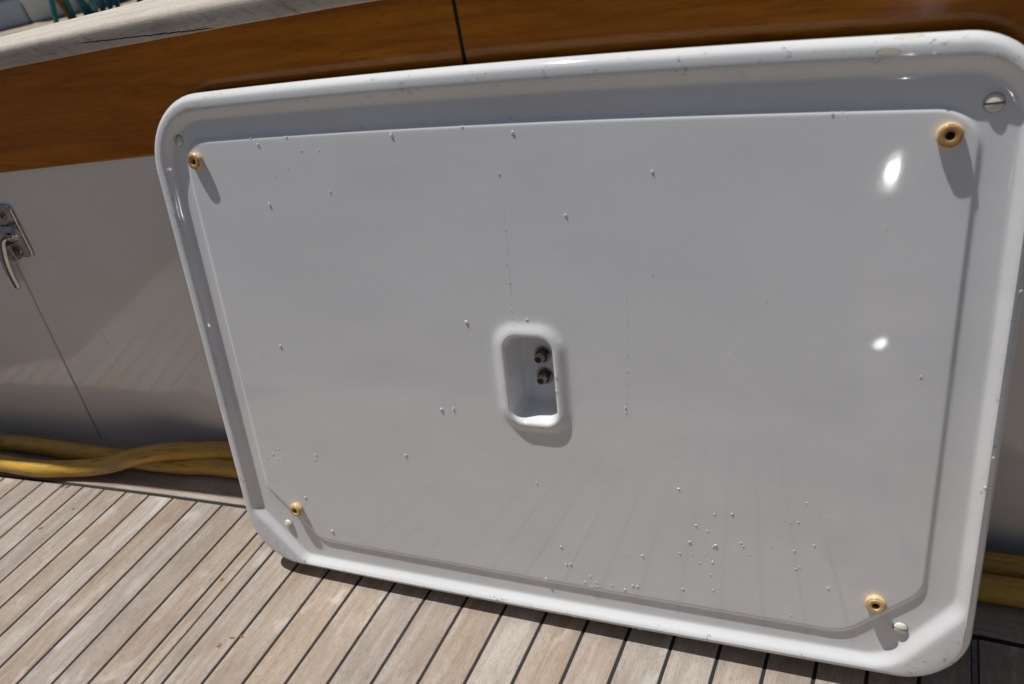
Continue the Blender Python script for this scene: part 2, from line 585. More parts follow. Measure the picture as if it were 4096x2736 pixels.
SLOPE = 0.104
seam0 = [-0.8867, -0.8424, -0.7985, -0.7540, -0.7085, -0.6620, -0.6148, -0.5684, -0.5210, -0.4731, -0.4257, -0.3785,
         -0.3290, -0.2797, -0.2295, -0.1808, -0.1312, -0.0808, -0.0302, 0.0196, 0.0690, 0.1167, 0.1652, 0.2136, 0.2606, 0.3070,
         0.3534, 0.3985, 0.4440]
seam0 = [seam0[0] - 0.0447 * k for k in range(22, 0, -1)] + seam0 + [seam0[-1] + 0.046 * k for k in range(1, 22)]
KS = 22
rng = random.Random(3)
deck = MB()
HW = 0.00185
MARG = 0.0030

def seam_x(k, b):
    return seam0[k] + SLOPE * b

def plank(x0, x1, tone):
    """x0, x1: functions of y for the two long edges"""
    ends = [-2.6]
    # butt joints only as a change of tone, far behind the viewer
    def topy(xf):
        y = 0.08
        for _ in range(8):
            y = margin(xf(y)) - MARG
        return y
    y0l, y0r = -2.6, -2.6
    yl, yr = topy(x0), topy(x1)
    n = 14
    v, uv = [], []
    e = 0.0006
    for i in range(n + 1):
        s = (i / n) ** 0.45
        ya, yb = y0l + (yl - y0l) * s, y0r + (yr - y0r) * s
        wob = 0.00035 * noise.noise(Vector((seam0[0] + x0(0) * 90, ya * 9, 1.0)))
        wob2 = 0.00035 * noise.noise(Vector((x1(0) * 90, yb * 9, 5.0)))
        xa, xb = x0(ya) + wob, x1(yb) + wob2
        for (x, y, z) in ((xa, ya, -0.004), (xa, ya, -e), (xa + e, ya, 0), (xb - e, yb, 0), (xb, yb, -e), (xb, yb, -0.004)):
            if i == n and z == 0: y -= 0.0
            v.append((x, y, z))
            uv.append((x - SLOPE * y, y))
    f = []
    for i in range(n):
        for j in range(5):
            a = i * 6 + j
            f.append((a, a + 1, a + 7, a + 6))
    f.append(tuple(n * 6 + j for j in (0, 1, 2, 3, 4, 5)))
    deck.add(v, f, 0, uv, tone)

tones = {KS + 3: 0.62, KS + 4: 0.50, KS + 5: 0.97, KS + 6: 0.40, KS + 7: 0.55, KS + 8: 0.33, KS + 9: 0.52}
for k in range(len(seam0) - 1):
    t_ = tones.get(k, 0.25 + 0.6 * rng.random())
    if k == KS + 10:                      # plank split by the edge of a deck hatch
        g = lambda b: -0.4033 + SLOPE * b
        plank(lambda b: seam_x(KS + 10, b) + HW, lambda b: g(b) - 0.0013, 0.66)
        plank(lambda b: g(b) + 0.0013, lambda b: seam_x(KS + 11, b) - HW, 0.45)
    elif k == KS + 27:
        plank(lambda b: seam_x(KS + 27, b) + HW, lambda b: 0.4425 + 0.075 * b, 0.3)
    elif k == KS + 28:
        plank(lambda b: 0.4500 + 0.075 * b, lambda b: seam_x(KS + 29, b) - HW, 0.15)
    else:
        plank(lambda b, k=k: seam_x(k, b) + HW, lambda b, k=k: seam_x(k + 1, b) - HW, t_)
# grey dried caulk with cracks along the last seam beside the lid
for i in range(40):
    y1 = 0.0742 - i * 0.0122
    y0 = y1 - 0.0117
    xs = lambda b: 0.4438 + 0.075 * b
    v, f = box(0, 1, 0, 1, -0.003, -0.0006)
    vv = []
    for (x, y, z) in v:
        yy = y0 + (y1 - y0) * y
        vv.append((xs(yy) + x * 0.0046, yy + (x - 0.5) * 0.0012, z))
    deck.add(vv, f, 2)
# caulk bed under all seams (one sheet just below the plank tops)
n = 60
v, uv = [], []
for i in range(n + 1):
    a = -1.9 + 3.3 * i / n
    v += [(a, -2.6, -0.0012), (a, margin(a) + 0.004, -0.0012)]
deck.add(v, [(2 * i, 2 * i + 2, 2 * i + 3, 2 * i + 1) for i in range(n)], 1)
# open dark groove of the hatch edge sits above that bed
g = lambda b: -0.4033 + SLOPE * b
deck.add([(g(-2.6) - 0.0015, -2.6, -0.0010), (g(-2.6) + 0.0015, -2.6, -0.0010), (g(0.08) + 0.0015, 0.08, -0.0010), (g(0.08) - 0.0015, 0.08, -0.0010)],
         [(0, 1, 2, 3)], 3)
# covering board along the coaming
v, uv = [], []
n = 70
for i in range(n + 1):
    a = -1.9 + 3.3 * i / n
    m = margin(a)
    for (y, z) in ((m + MARG, -0.004), (m + MARG, -0.0007), (m + MARG + 0.0007, 0.0), (m + 0.16, 0.0)):
        v.append((a, y, z))
        uv.append((y - m, a))
deck.add(v, [(i * 4 + j, i * 4 + j + 4, i * 4 + j + 5, i * 4 + j + 1) for i in range(n) for j in range(3)], 0, uv, 0.60)
deck_o = deck.build('deck', [M['deck'], M['caulk'], M['caulk_grey'], M['groove']], smooth=False)
tag(deck_o, kind='structure')

# water of the harbour and the dock beyond the coaming
tag(link('water', [(-900, -900, -0.9), (900, -900, -0.9), (900, 900, -0.9), (-900, 900, -0.9)], [(0, 1, 2, 3)], M['sea']), kind='structure')
dk = MB()
for i in range(60):
    v, f = box(-12, -1.4, 1.35 + i * 0.145, 1.35 + i * 0.145 + 0.138, 0.26, 0.30)
    dk.add(v, f)
do = dk.build('dock', M['dock'], smooth=False)
do.rotation_euler = (0, 0, math.radians(0))
tag(do, kind='structure')

# ------------------------------------------------------------------ coaming
coaming = empty('cockpit_coaming', 'varnished teak and white cockpit side with a bleached teak rail, behind the leaning lid', 'boat coaming')
GAPX = lambda z: -0.7657 + 0.2495 * (z - 0.3734)
WOODZ = lambda a: 0.5205 + 0.0325 * max(-0.9, min(0.2, a))

def wall_patch(name, x_left, x_right, mat, parent, n_a=40, n_z=24):
    v = []
    for j in range(n_z + 1):
        s = j / n_z
        for i in range(n_a + 1):
            u = i / n_a
            z = -0.03 + 0.575 * s
            a = x_left(z) + (x_right(z) - x_left(z)) * u
            y = wall_y(a, z)
            v.append((a, y, z))
    f = grid_faces(n_a + 1, n_z + 1)
    N = len(v)
    # returned edge, 10 mm deep, along both vertical ends
    for side in (0, n_a):
        col0 = [j * (n_a + 1) + side for j in range(n_z + 1)]
        col = list(range(len(v), len(v) + len(col0)))
        v += [v[q] for q in col0]
        o = len(v)
        v += [(v[q][0], v[q][1] + 0.010, v[q][2]) for q in col]
        for j in range(n_z):
            q = (col[j], col[j + 1], o + j + 1, o + j)
            f.append(q if side == 0 else q[::-1])
    ob = link(name, v, f, mat, parent)
    return ob

wall_patch('side_panel', lambda z: GAPX(z) + 0.0021, lambda z: 1.5, M['wall'], coaming)
door = wall_patch('locker_door', lambda z: -1.75, lambda z: GAPX(z) - 0.0021, M['wall'], coaming, 30)
# dark inside of the joint
v = []
for z in (-0.03, 0.2, 0.5):
    for dx in (-0.012, 0.012):
        v.append((GAPX(z) + dx, wall_y(GAPX(z), z) + 0.0085, z))
link('joint_lining', v, [(0, 1, 3, 2), (2, 3, 5, 4)], M['dark'], coaming)

za = np.array([-0.5688, -0.4577, -0.3611, -0.2638, -0.1862, -0.1354, -0.0652])
zz = np.array([0.6215, 0.6254, 0.6289, 0.6321, 0.6349, 0.6357, 0.6370])
pf = np.polyfit(za, zz, 2)
def cap_low(a):
    a = max(-0.75, min(0.1, a))
    return float(np.polyval(pf, a))
def trim_board(x_left, x_right):
    n_a = 60
    v, uv = [], []
    prof = ((0.0, 0.004), (-0.0030, 0.0), (-0.0048, 0.0012), (-0.0052, 0.004))
    for i in range(n_a + 1):
        u = i / n_a
        zb = WOODZ(x_left(0.5) + (x_right(0.5) - x_left(0.5)) * u)
        zt = cap_low(x_left(0.6) + (x_right(0.6) - x_left(0.6)) * u) + 0.006
        rows = [(zb + dz, dy) for dy, dz in prof] + [(zb + (zt - zb) * s, -0.0052) for s in (0.15, 0.3, 0.5, 0.75, 1.0)]
        for z, dy in rows:
            a = x_left(z) + (x_right(z) - x_left(z)) * u
            v.append((a, wall_y(a, z) + dy, z))
            uv.append((z, a))
    nr = len(prof) + 5
    f = [(i * nr + j, i * nr + nr + j, i * nr + nr + j + 1, i * nr + j + 1) for i in range(n_a) for j in range(nr - 1)]
    for e in (0, n_a):
        o = len(v)
        cols0 = [e * nr + j for j in range(nr)]
        cols = list(range(len(v), len(v) + nr))
        v += [v[q] for q in cols0]
        uv += [uv[q] for q in cols0]
        o = len(v)
        v += [(v[q][0], v[q][1] + 0.004, v[q][2]) for q in cols]
        uv += [uv[q] for q in cols]
        for j in range(nr - 1):
            q = (cols[j], cols[j + 1], o + j + 1, o + j)
            f.append(q if e == 0 else q[::-1])
    return link('trim_board', v, f, M['varnish'], coaming, True, None, uv)

SX = lambda z: -0.0063 + 0.056 * (z - 0.6)
trim_board(lambda z: -1.75, lambda z: SX(z) - 0.0019)
trim_board(lambda z: SX(z) + 0.0019, lambda z: 1.5)
v = []
for z in (0.50, 0.640):
    for dx in (-0.0019, 0.0019):
        v.append((SX(z) + dx, wall_y(0, z) - 0.0040, z))
link('seam_caulk', v, [(0, 1, 3, 2)], M['caulk'], coaming)

# bleached teak cap rail
v, uv = [], []
NA = 150
for i in range(NA + 1):
    a = -1.75 + 3.25 * i / NA
    zl = cap_low(a)
    yn = wall_y(a, 0.63) - 0.008
    far = min(0.27, max(0.190, 0.205 + 0.30 * (a + 0.60)))
    zt_far = zl + 0.0275
    prof = [(yn + 0.02, zl), (yn + 0.002, zl), (yn + 0.0006, zl + 0.0006), (yn, zl + 0.002), (yn, zl + 0.010), (yn + 0.0006, zl + 0.0165)]
    for k in range(1, 7):
        th = math.pi / 2 * k / 6
        prof.append((yn + 0.0006 + 0.009 * (1 - math.cos(th)), zl + 0.0165 + 0.0075 * math.sin(th)))
    y0, z0 = prof[-1]
    prof += [(y0 + (far - y0) * s, z0 + (zt_far - z0) * s) for s in (0.33, 0.66, 0.95)]
    prof += [(far + 0.004, zt_far - 0.003), (far + 0.005, zt_far - 0.02), (far + 0.005, zl - 0.06)]
    L = 0
    for j, (y, z) in enumerate(prof):
        if j: L += math.hypot(y - prof[j - 1][0], z - prof[j - 1][1])
        w = 0.0005 * noise.noise(Vector((a * 24, y * 40, z * 40)))
        v.append((a, y + w * 0.6, z + w * 0.5))
        uv.append((L, a))
nr = len(prof)
f = [(i * nr + j, i * nr + nr + j, i * nr + nr + j + 1, i * nr + j + 1) for i in range(NA) for j in range(nr - 1)]
link('cap_rail', v, f, M['cap'], coaming, True, None, uv, 0.62)

# ------------------------------------------------------------------ latch on the locker door
def outline_round(pts, r, seg=5):
    out = []
    n = len(pts)
    for i in range(n):
        p0, p1, p2 = Vector(pts[i - 1]), Vector(pts[i]), Vector(pts[(i + 1) % n])
        d0, d1 = (p0 - p1).normalized(), (p2 - p1).normalized()
        a, b = p1 + d0 * r, p1 + d1 * r
        for k in range(seg + 1):
            s = k / seg
            out.append((1 - s) ** 2 * a + 2 * s * (1 - s) * p1 + s * s * b)
    return out

plate_pts = [(-0.7030, 0.4525), (-0.7195, 0.3720), (-0.7735, 0.3730), (-0.7570, 0.4530)]
ring = outline_round(plate_pts, 0.009)
cx = sum(p.x for p in ring) / len(ring)
cz = sum(p.y for p in ring) / len(ring)
v, f = [], []
lv = ((1.0, 0.0), (1.0, 0.0030), (0.97, 0.0045), (0.90, 0.0045), (0.86, 0.0034), (0.80, 0.0028), (0.3, 0.0028))
for s, h in lv:
    for p in ring:
        x, z = cx + (p.x - cx) * s, cz + (p.y - cz) * s
        v.append((x, wall_y(x, z) - h - 0.0003, z))
nn_ = len(ring)
f = [tuple(reversed(q)) for q in grid_faces(nn_, len(lv), True)]
f.append(tuple(range((len(lv) - 1) * nn_, len(lv) * nn_)))
link('latch_plate', v, f, M['chrome'], door)
for (sx, sz) in ((-0.7280, 0.4375), (-0.7412, 0.3845)):
    lvs, lfs = lathe([(0.0056, 0.0), (0.0052, 0.0012), (0.0040, 0.0017), (0.0012, 0.0018), (0.0010, 0.0008), (0.0, 0.0008)], 20)
    mb = MB()
    mb.add([(sx + p[0], wall_y(sx, sz) - 0.0031 - p[2], sz + p[1]) for p in lvs], [q[::-1] for q in lfs])
    for an in (0.3, 0.3 + math.pi / 2):
        bv, bf = box(-0.0030, 0.0030, -0.0005, 0.0005, 0, 0.0002)
        mb.add([(sx + p[0] * math.cos(an) - p[1] * math.sin(an), wall_y(sx, sz) - 0.0049 - p[2], sz + p[0] * math.sin(an) + p[1] * math.cos(an)) for p in bv],
               [q[::-1] for q in bf], 1)
    mb.build('latch_screw', [M['steel'], M['dark']], door)
# lever: hub, neck and a long tapering arm
mb = MB()
hub = Vector((-0.7215, 0, 0.4140))
hy = wall_y(hub.x, hub.z)
lvs, lfs = lathe([(0.0095, 0.0), (0.0095, 0.005), (0.0080, 0.006), (0.0, 0.006)], 24)
mb.add([(hub.x + p[0], hy - 0.003 - p[2], hub.z + p[1]) for p in lvs], [q[::-1] for q in lfs])
hv = []
hr = outline_round([(0.0080, 0.0105), (0.0130, -0.0020), (0.0075, -0.0090), (-0.0140, -0.0130), (-0.0150, 0.0115)], 0.0045, 6)
hl = ((0.86, 0.0060), (1.0, 0.0080), (1.0, 0.0110), (0.92, 0.0130), (0.70, 0.0142), (0.35, 0.0145))
for sc_, h_ in hl:
    for p in hr:
        hv.append((hub.x + p.x * sc_, hy - h_, hub.z + p.y * sc_))
nh = len(hr)
hf = [tuple(reversed(q)) for q in grid_faces(nh, len(hl), True)]
hf.append(tuple(range((len(hl) - 1) * nh, len(hl) * nh)))
hf.append(tuple(range(nh - 1, -1, -1)))
mb.add(hv, hf)
path = catmull([(hub.x - 0.004, hy - 0.0095, 0.4135), (-0.7360, hy - 0.0105, 0.4130), (-0.7480, hy - 0.0118, 0.4070), (-0.7580, hy - 0.0122, 0.3930),
                (-0.7686, hy - 0.0122, 0.3717), (-0.7752, hy - 0.0118, 0.3526), (-0.7791, hy - 0.0112, 0.3365), (-0.7808, hy - 0.0108, 0.3250)], 6)
nP = len(path)
rad = []
for i in range(nP):
    s = i / (nP - 1)
    r = 0.0085 - 0.0010 * s
    if s > 0.94: r *= max(0.25, math.sqrt(max(0.0, 1 - ((s - 0.94) / 0.06) ** 2)))
    rad.append(r)
tv, tf, tu = tube(path, rad, 18, True, flat=0.5, up=Vector((0, 1, 0)))
# flat = thickness along y: tube() puts its second axis along y here
mb.add(tv, tf, 0, tu)
mb.build('latch_lever', [M['chrome']], door)
# dark strike behind the lever
bv, bf = box(-0.7600, -0.7450, wall_y(-0.75, 0.38) - 0.011, wall_y(-0.75, 0.38) - 0.0025, 0.3710, 0.3960)
bevel(link('latch_pawl', bv, bf, M['steel'], door, False), 0.0015)

# ------------------------------------------------------------------ yellow hoses on the covering board
def hose(pts, label):
    path = catmull(pts, 14)
    v, f, uv = tube(path, 0.0142, 22, True, wob=0.05)
    o = link('yellow_hose', v, f, M['hose'], None, True, None, uv)
    return tag(o, label, 'hose', 'yellow hoses along the foot of the coaming')

hose([(-1.6, 0.045, 0.0145), (-1.3, 0.060, 0.0145), (-1.12, 0.0715, 0.0145), (-0.9896, 0.0772, 0.0145), (-0.9036, 0.0785, 0.0145), (-0.8236, 0.0915, 0.0148),
      (-0.7507, 0.1020, 0.0240), (-0.6900, 0.1120, 0.0410), (-0.6446, 0.1310, 0.0410), (-0.5998, 0.1470, 0.0340), (-0.5503, 0.1580, 0.0305),
      (-0.45, 0.1650, 0.0250), (-0.2, 0.1650, 0.0150), (0.2, 0.1600, 0.0145), (0.46, 0.1580, 0.0145), (0.9, 0.1480, 0.0145), (1.4, 0.12, 0.0145)],
     'dirty yellow hose crossing on top of the other one against the white side')
hose([(-1.6, 0.085, 0.0145), (-1.3, 0.108, 0.0145), (-1.0463, 0.1228, 0.0145), (-0.9288, 0.1255, 0.0145), (-0.8160, 0.1257, 0.0145), (-0.7373, 0.1270, 0.0145),
      (-0.6861, 0.1271, 0.0145), (-0.6161, 0.1317, 0.0145), (-0.5323, 0.1388, 0.0145), (-0.2, 0.1340, 0.0145), (0.2, 0.1290, 0.0145), (0.48, 0.1277, 0.0145),
      (0.9, 0.112, 0.0145), (1.4, 0.085, 0.0145)],
     'yellow hose lying underneath at the crossing and nearest the deck beside the lid')

# ------------------------------------------------------------------ the white lid
LID_M = Matrix(((E1.x, E2.x, NN.x, 0), (E1.y, E2.y, NN.y, 0), (E1.z, E2.z, NN.z, 0.012), (0, 0, 0, 1)))
lid = empty('hatch_cover', 'white moulded hatch cover with a raised rim, leaning against the cockpit side', 'hatch cover')
lid.matrix_world = LID_M

NF, NLONG, NSHORT = 14, 36, 10
def offset_poly(poly, d):
    """poly: list of (u, v, fillet radius), clockwise from top left; d > 0 shrinks"""
    n = len(poly)
    out = []
    for i in range(n):
        p0 = Vector(poly[i - 1][:2]); p1 = Vector(poly[i][:2]); p2 = Vector(poly[(i + 1) % n][:2])
        e0 = (p1 - p0).normalized(); e1 = (p2 - p1).normalized()
        n0 = Vector((e0.y, -e0.x)); n1 = Vector((e1.y, -e1.x))   # inward for clockwise
        m = (n0 + n1)
        m = m / (m.dot(n0))
        q = p1 + m * d
        out.append((q.x, q.y, max(0.002, poly[i][2] - d)))
    return out

def warp(u, v):
    w = 1 - ((u - 0.027) / 0.41) ** 2
    s = min(1.05, max(-0.02, v / 0.585))
    return v + (0.0072 * s - 0.0043 * (1 - s)) * max(-0.1, w)

def sample(poly):
    n = len(poly)
    arcs = []
    for i in range(n):
        p0 = Vector(poly[i - 1][:2]); p1 = Vector(poly[i][:2]); p2 = Vector(poly[(i + 1) % n][:2])
        r = poly[i][2]
        d0 = (p0 - p1).normalized(); d1 = (p2 - p1).normalized()
        ang = d0.angle(d1)
        tlen = r / math.tan(ang / 2)
        cc = p1 + (d0 + d1).normalized() * (r / math.sin(ang / 2))
        a = p1 + d0 * tlen - cc
        b = p1 + d1 * tlen - cc
        a0 = math.atan2(a.y, a.x); a1 = math.atan2(b.y, b.x)
        da = (a1 - a0 + math.pi) % (2 * math.pi) - math.pi
        arcs.append([cc + Vector((math.cos(a0 + da * k / NF), math.sin(a0 + da * k / NF))) * r for k in range(NF + 1)])
    pts = []
    for i in range(n):
        pts += arcs[i]
        a, b = arcs[i][-1], arcs[(i + 1) % n][0]
        m = (NLONG, NLONG, NSHORT, NLONG, NSHORT, NLONG)[i]
        pts += [a + (b - a) * (k / m) for k in range(1, m)]
    return [(p.x, p.y) for p in pts]

O = [(-0.3795, 0.5825, 0.075), (0.4348, 0.5755, 0.055), (0.4345, 0.0475, 0.057), (0.3995, 0.0120, 0.057), (-0.3370, 0.0040, 0.0685), (-0.3795, 0.0455, 0.0685)]
CI = [(-0.3655, 0.5680, 0.060), (0.4275, 0.5615, 0.046), (0.4280, 0.0950, 0.034), (0.3740, 0.0215, 0.040), (-0.3000, 0.0125, 0.020), (-0.3655, 0.0790, 0.012)]
F = [(-0.3550, 0.5550, 0.048), (0.4178, 0.5485, 0.034), (0.4178, 0.1040, 0.026), (0.3640, 0.0320, 0.034), (-0.2960, 0.0225, 0.018), (-0.3550, 0.0845, 0.006)]
T = [(-0.3335, 0.5335, 0.024), (0.3930, 0.5235, 0.028), (0.3912, 0.1110, 0.030), (0.3300, 0.0535, 0.034), (-0.2680, 0.0510, 0.020), (-0.3340, 0.1150, 0.012)]

def mixring(a, b, s):
    return [(p[0] + (q[0] - p[0]) * s, p[1] + (q[1] - p[1]) * s) for p, q in zip(a, b)]

rings = []
def ring_add(pts, w):
    rings.append([(u, warp(u, v), w) for u, v in pts])

flare = []
for (u, v) in sample(O):
    k = min(1, max(0, (0.05 - v) / 0.04))
    flare.append((u, v - 0.0078 * k))
sO, sCI, sF, sT = sample(O), sample(CI), sample(F), sample(T)
ring_add(mixring(flare, [(0.02, 0.3)] * len(flare), 0.03), -0.0165)
ring_add(flare, -0.0165)
ring_add(flare, -0.0150)
ring_add(mixring(flare, sO, 0.8), -0.0080)
ring_add(sO, -0.0040)
for d, w in ((0.00015, -0.0022), (0.0007, -0.0004), (0.0017, 0.0013), (0.0031, 0.0031), (0.0048, 0.0045), (0.0064, 0.0054), (0.0080, 0.0057)):
    ring_add(sample(offset_poly(O, d)), w)
c0 = sample(offset_poly(O, 0.0080))
for s, w in ((0.4, 0.0058), (0.8, 0.00575)):
    ring_add(mixring(c0, sCI, s), w)
for s, w in ((0.0, 0.0056), (0.12, 0.0052), (0.28, 0.0041), (0.45, 0.0024), (0.62, 0.0007), (0.78, -0.0007), (0.90, -0.0016), (1.0, -0.0021)):
    ring_add(mixring(sCI, sF, s), w)
ring_add(sample(offset_poly(F, 0.0025)), -0.00235)
ring_add(mixring(sF, sT, 0.5), -0.0024)
for d, w in ((-0.0062, -0.0024), (-0.0045, -0.00225), (-0.0031, -0.0018), (-0.0019, -0.0012), (-0.0009, -0.0005), (0.0, -0.00015), (0.0010, -0.00003), (0.0022, 0.0), (0.0075, 0.0)):
    ring_add(sample(offset_poly(T, d)), w)

# finger recess: raised lip, walls, floor
def rrect(u0, u1, v0, v1, r):
    c = 0.35 * r
    return [(u0, v1, r), (u1, v1, r), (u1, v0 + c, r), (u1 - c, v0, r), (u0 + c, v0, r), (u0, v0 + c, r)]

def rec(u0, u1, v0, v1, r):
    """same point count as the lid rings, evenly spaced from the top left corner"""
    segs = []
    cs = [(u0 + r, v1 - r, 180, 90), (u1 - r, v1 - r, 90, 0), (u1 - r, v0 + r, 0, -90), (u0 + r, v0 + r, 270, 180)]
    pts = []
    dense = []
    for (cu, cv, a0, a1) in cs:
        for k in range(61):
            a = math.radians(a0 + (a1 - a0) * k / 60)
            dense.append((cu + r * math.cos(a), cv + r * math.sin(a)))
    return dense

NPT = len(sT)
def resample(dense, ref):
    """pick points on the closed curve at the bearings of the matching lid ring points"""
    cu = sum(p[0] for p in dense) / len(dense); cv = sum(p[1] for p in dense) / len(dense)
    ds = [0.0]
    n = len(dense)
    for i in range(n):
        a, b = dense[i], dense[(i + 1) % n]
        ds.append(ds[-1] + math.hypot(b[0] - a[0], b[1] - a[1]))
    tot = ds[-1]
    out = []
    j = 0
    for i in range(NPT):
        s = tot * i / NPT
        while ds[j + 1] < s: j += 1
        a, b = dense[j], dense[(j + 1) % n]
        k = (s - ds[j]) / max(1e-9, ds[j + 1] - ds[j])
        out.append((a[0] + (b[0] - a[0]) * k, a[1] + (b[1] - a[1]) * k))
    return out

def rec_add(u0, u1, v0, v1, r, w):
    rings.append([(u, v, w) for u, v in resample(rec(u0, u1, v0, v1, r), None)])

WV = 0.0006
rec_add(-0.0110, 0.0830, 0.2250, 0.3600, 0.034, 0.0)
rec_add(-0.0050, 0.0775, 0.2310, 0.3535, 0.029, 0.0)
rec_add(-0.0025, 0.0750, 0.2332, 0.3512, 0.027, 0.0003)
rec_add(0.0005, 0.0722, 0.2356, 0.3483, 0.0245, 0.0012)
rec_add(0.0035, 0.0694, 0.2380, 0.3455, 0.022, 0.0026)
rec_add(0.0060, 0.0670, 0.2400, 0.3430, 0.020, 0.0036)
rec_add(0.0082, 0.0648, 0.2418, 0.3410, 0.018, 0.0041)
rec_add(0.0098, 0.0630, 0.2434, 0.3392, 0.0165, 0.0041)
rec_add(0.0110, 0.0616, 0.2448, 0.3378, 0.015, 0.0034)
rec_add(0.0119, 0.0608, 0.2458, 0.3370, 0.0142, 0.0020)
rec_add(0.0124, 0.0604, 0.2463, 0.3366, 0.0138, -0.0004)
rec_add(0.0130, 0.0598, 0.2472, 0.3358, 0.0135, -0.0080)
rec_add(0.0142, 0.0590, 0.2490, 0.3344, 0.013, -0.0230)
rec_add(0.0152, 0.0582, 0.2502, 0.3334, 0.0125, -0.0280)
rec_add(0.0172, 0.0564, 0.2522, 0.3316, 0.011, -0.0308)
rec_add(0.0210, 0.0530, 0.2560, 0.3280, 0.009, -0.0320)
v = [p for r_ in rings for p in r_]
f = [tuple(reversed(q)) for q in grid_faces(NPT, len(rings), True)]
f.append(tuple(range((len(rings) - 1) * NPT, len(rings) * NPT))[::-1])
shell = link('shell', v, f, M['gel'], lid)
me = shell.data
bm = bmesh.new(); bm.from_mesh(me)
bmesh.ops.recalc_face_normals(bm, faces=bm.faces)
bm.faces.ensure_lookup_table()
big = max(bm.faces, key=lambda q: q.calc_area())
if big.normal.z < 0:
    bmesh.ops.reverse_faces(bm, faces=bm.faces)
bm.to_mesh(me); bm.free()

# four amber rubber feet
for (u, v_, tilt, dark) in ((-0.3200, 0.5172, 0.25, 0.85), (0.3748, 0.5092, 0.0, 1.0), (0.3552, 0.0921, 0.0, 0.25), (-0.2950, 0.0895, 0.1, 0.3)):
    prof = [(0.0080, -0.0005), (0.0087, 0.0004), (0.0091, 0.0016), (0.0092, 0.0028), (0.0090, 0.0038), (0.0086, 0.0046), (0.0080, 0.0052), (0.00765, 0.0050), (0.0076, 0.0056), (0.0073, 0.0061),
            (0.0068, 0.0064), (0.0058, 0.0065), (0.0046, 0.0064), (0.0037, 0.0062), (0.0033, 0.0056), (0.0033, 0.0030), (0.0033, 0.0012), (0.0, 0.0012)]
    lv_, lf_ = lathe([(r * 0.985, z * 1.05) for r, z in prof], 40)
    ft = link('rubber_foot', lv_, lf_, M['bumper'], lid, True, None, None, dark, loc=(u, v_, 0.0))
    md = ft.modifiers.new('split', 'EDGE_SPLIT'); md.split_angle = math.radians(26)
    mb = MB()
    a, b = lathe([(0.0034, 0.0), (0.0032, 0.0012), (0.0020, 0.0020), (0.0, 0.0022)], 20)
    mb.add(a, b)
    for an in (tilt, tilt + math.pi / 2):
        bv, bf = box(-0.0018, 0.0018, -0.0004, 0.0004, 0.0, 0.0023)
        mb.add([(p[0] * math.cos(an) - p[1] * math.sin(an), p[0] * math.sin(an) + p[1] * math.cos(an), p[2]) for p in bv], bf, 1)
    mb.build('foot_screw', [M['rust'], M['dark']], ft, loc=(0, 0, 0.0013))

# four ivory slotted plugs in the gutter
for (u, v_, slot_ang, r0) in ((-0.3412, 0.5392, 62, 0.0060), (0.4002, 0.5292, 3, 0.0063), (0.3775, 0.0662, -6, 0.0060), (-0.3170, 0.0622, -42, 0.0060)):
    mb = MB()
    n_ = 48
    a = math.radians(slot_ang)
    # dome cut by a slot: two half domes and a slot floor
    for side in (1, -1):
        vv_, rows = [], 9
        cols = 24
        for j in range(rows + 1):
            th = (math.pi / 2) * j / rows
            rr, zz_ = r0 * math.cos(th), 0.0006 + 0.0030 * math.sin(th)
            for i in range(cols + 1):
                ph = math.pi * i / cols
                x, y = rr * math.cos(ph), max(rr * math.sin(ph), 0.0008)
                vv_.append((x, y * side, zz_))
        ff_ = grid_faces(cols + 1, rows + 1)
        # skirt down to the gutter and slot wall
        base_i = len(vv_)
        for i in range(cols + 1):
            x, y, z = vv_[i]
            vv_.append((x, y, -0.001))
        ff_ += [(i + 1, i, base_i + i, base_i + i + 1) for i in range(cols)]
        if side < 0: ff_ = [q[::-1] for q in ff_]
        w0 = len(vv_)
        prof_ = [(r0 * math.cos((math.pi / 2) * j / rows), 0.0006 + 0.0030 * math.sin((math.pi / 2) * j / rows)) for j in range(rows + 1)]
        wall_ = [(x, 0.0008 * side, z) for x, z in prof_] + [(-x, 0.0008 * side, z) for x, z in reversed(prof_)] + [(-r0, 0.0008 * side, 0), (r0, 0.0008 * side, 0)]
        vv_ += wall_
        ff_.append(tuple(range(w0, w0 + len(wall_))))
        mb.add([(p[0] * math.cos(a) - p[1] * math.sin(a), p[0] * math.sin(a) + p[1] * math.cos(a), p[2]) for p in vv_], ff_)
    bv, bf = box(-r0 * 0.97, r0 * 0.97, -0.00085, 0.00085, -0.001, 0.0014)
    mb.add([(p[0] * math.cos(a) - p[1] * math.sin(a), p[0] * math.sin(a) + p[1] * math.cos(a), p[2]) for p in bv], bf, 1)
    # ring of dirt round the plug
    rv, rf = lathe([(r0 + 0.0005, -0.0003), (r0 + 0.0004, 0.00025), (r0 - 0.0004, 0.0003)], 32)
    mb.add(rv, rf, 1)
    o = mb.build('screw_plug', [M['ivory'], M['slot']], lid, loc=(u, v_, -0.0024))
    bm = bmesh.new(); bm.from_mesh(o.data); bmesh.ops.remove_doubles(bm, verts=bm.verts, dist=1e-6)
    bmesh.ops.recalc_face_normals(bm, faces=bm.faces); bm.to_mesh(o.data); bm.free()
    md = o.modifiers.new("split", 'EDGE_SPLIT'); md.split_angle = math.radians(40)

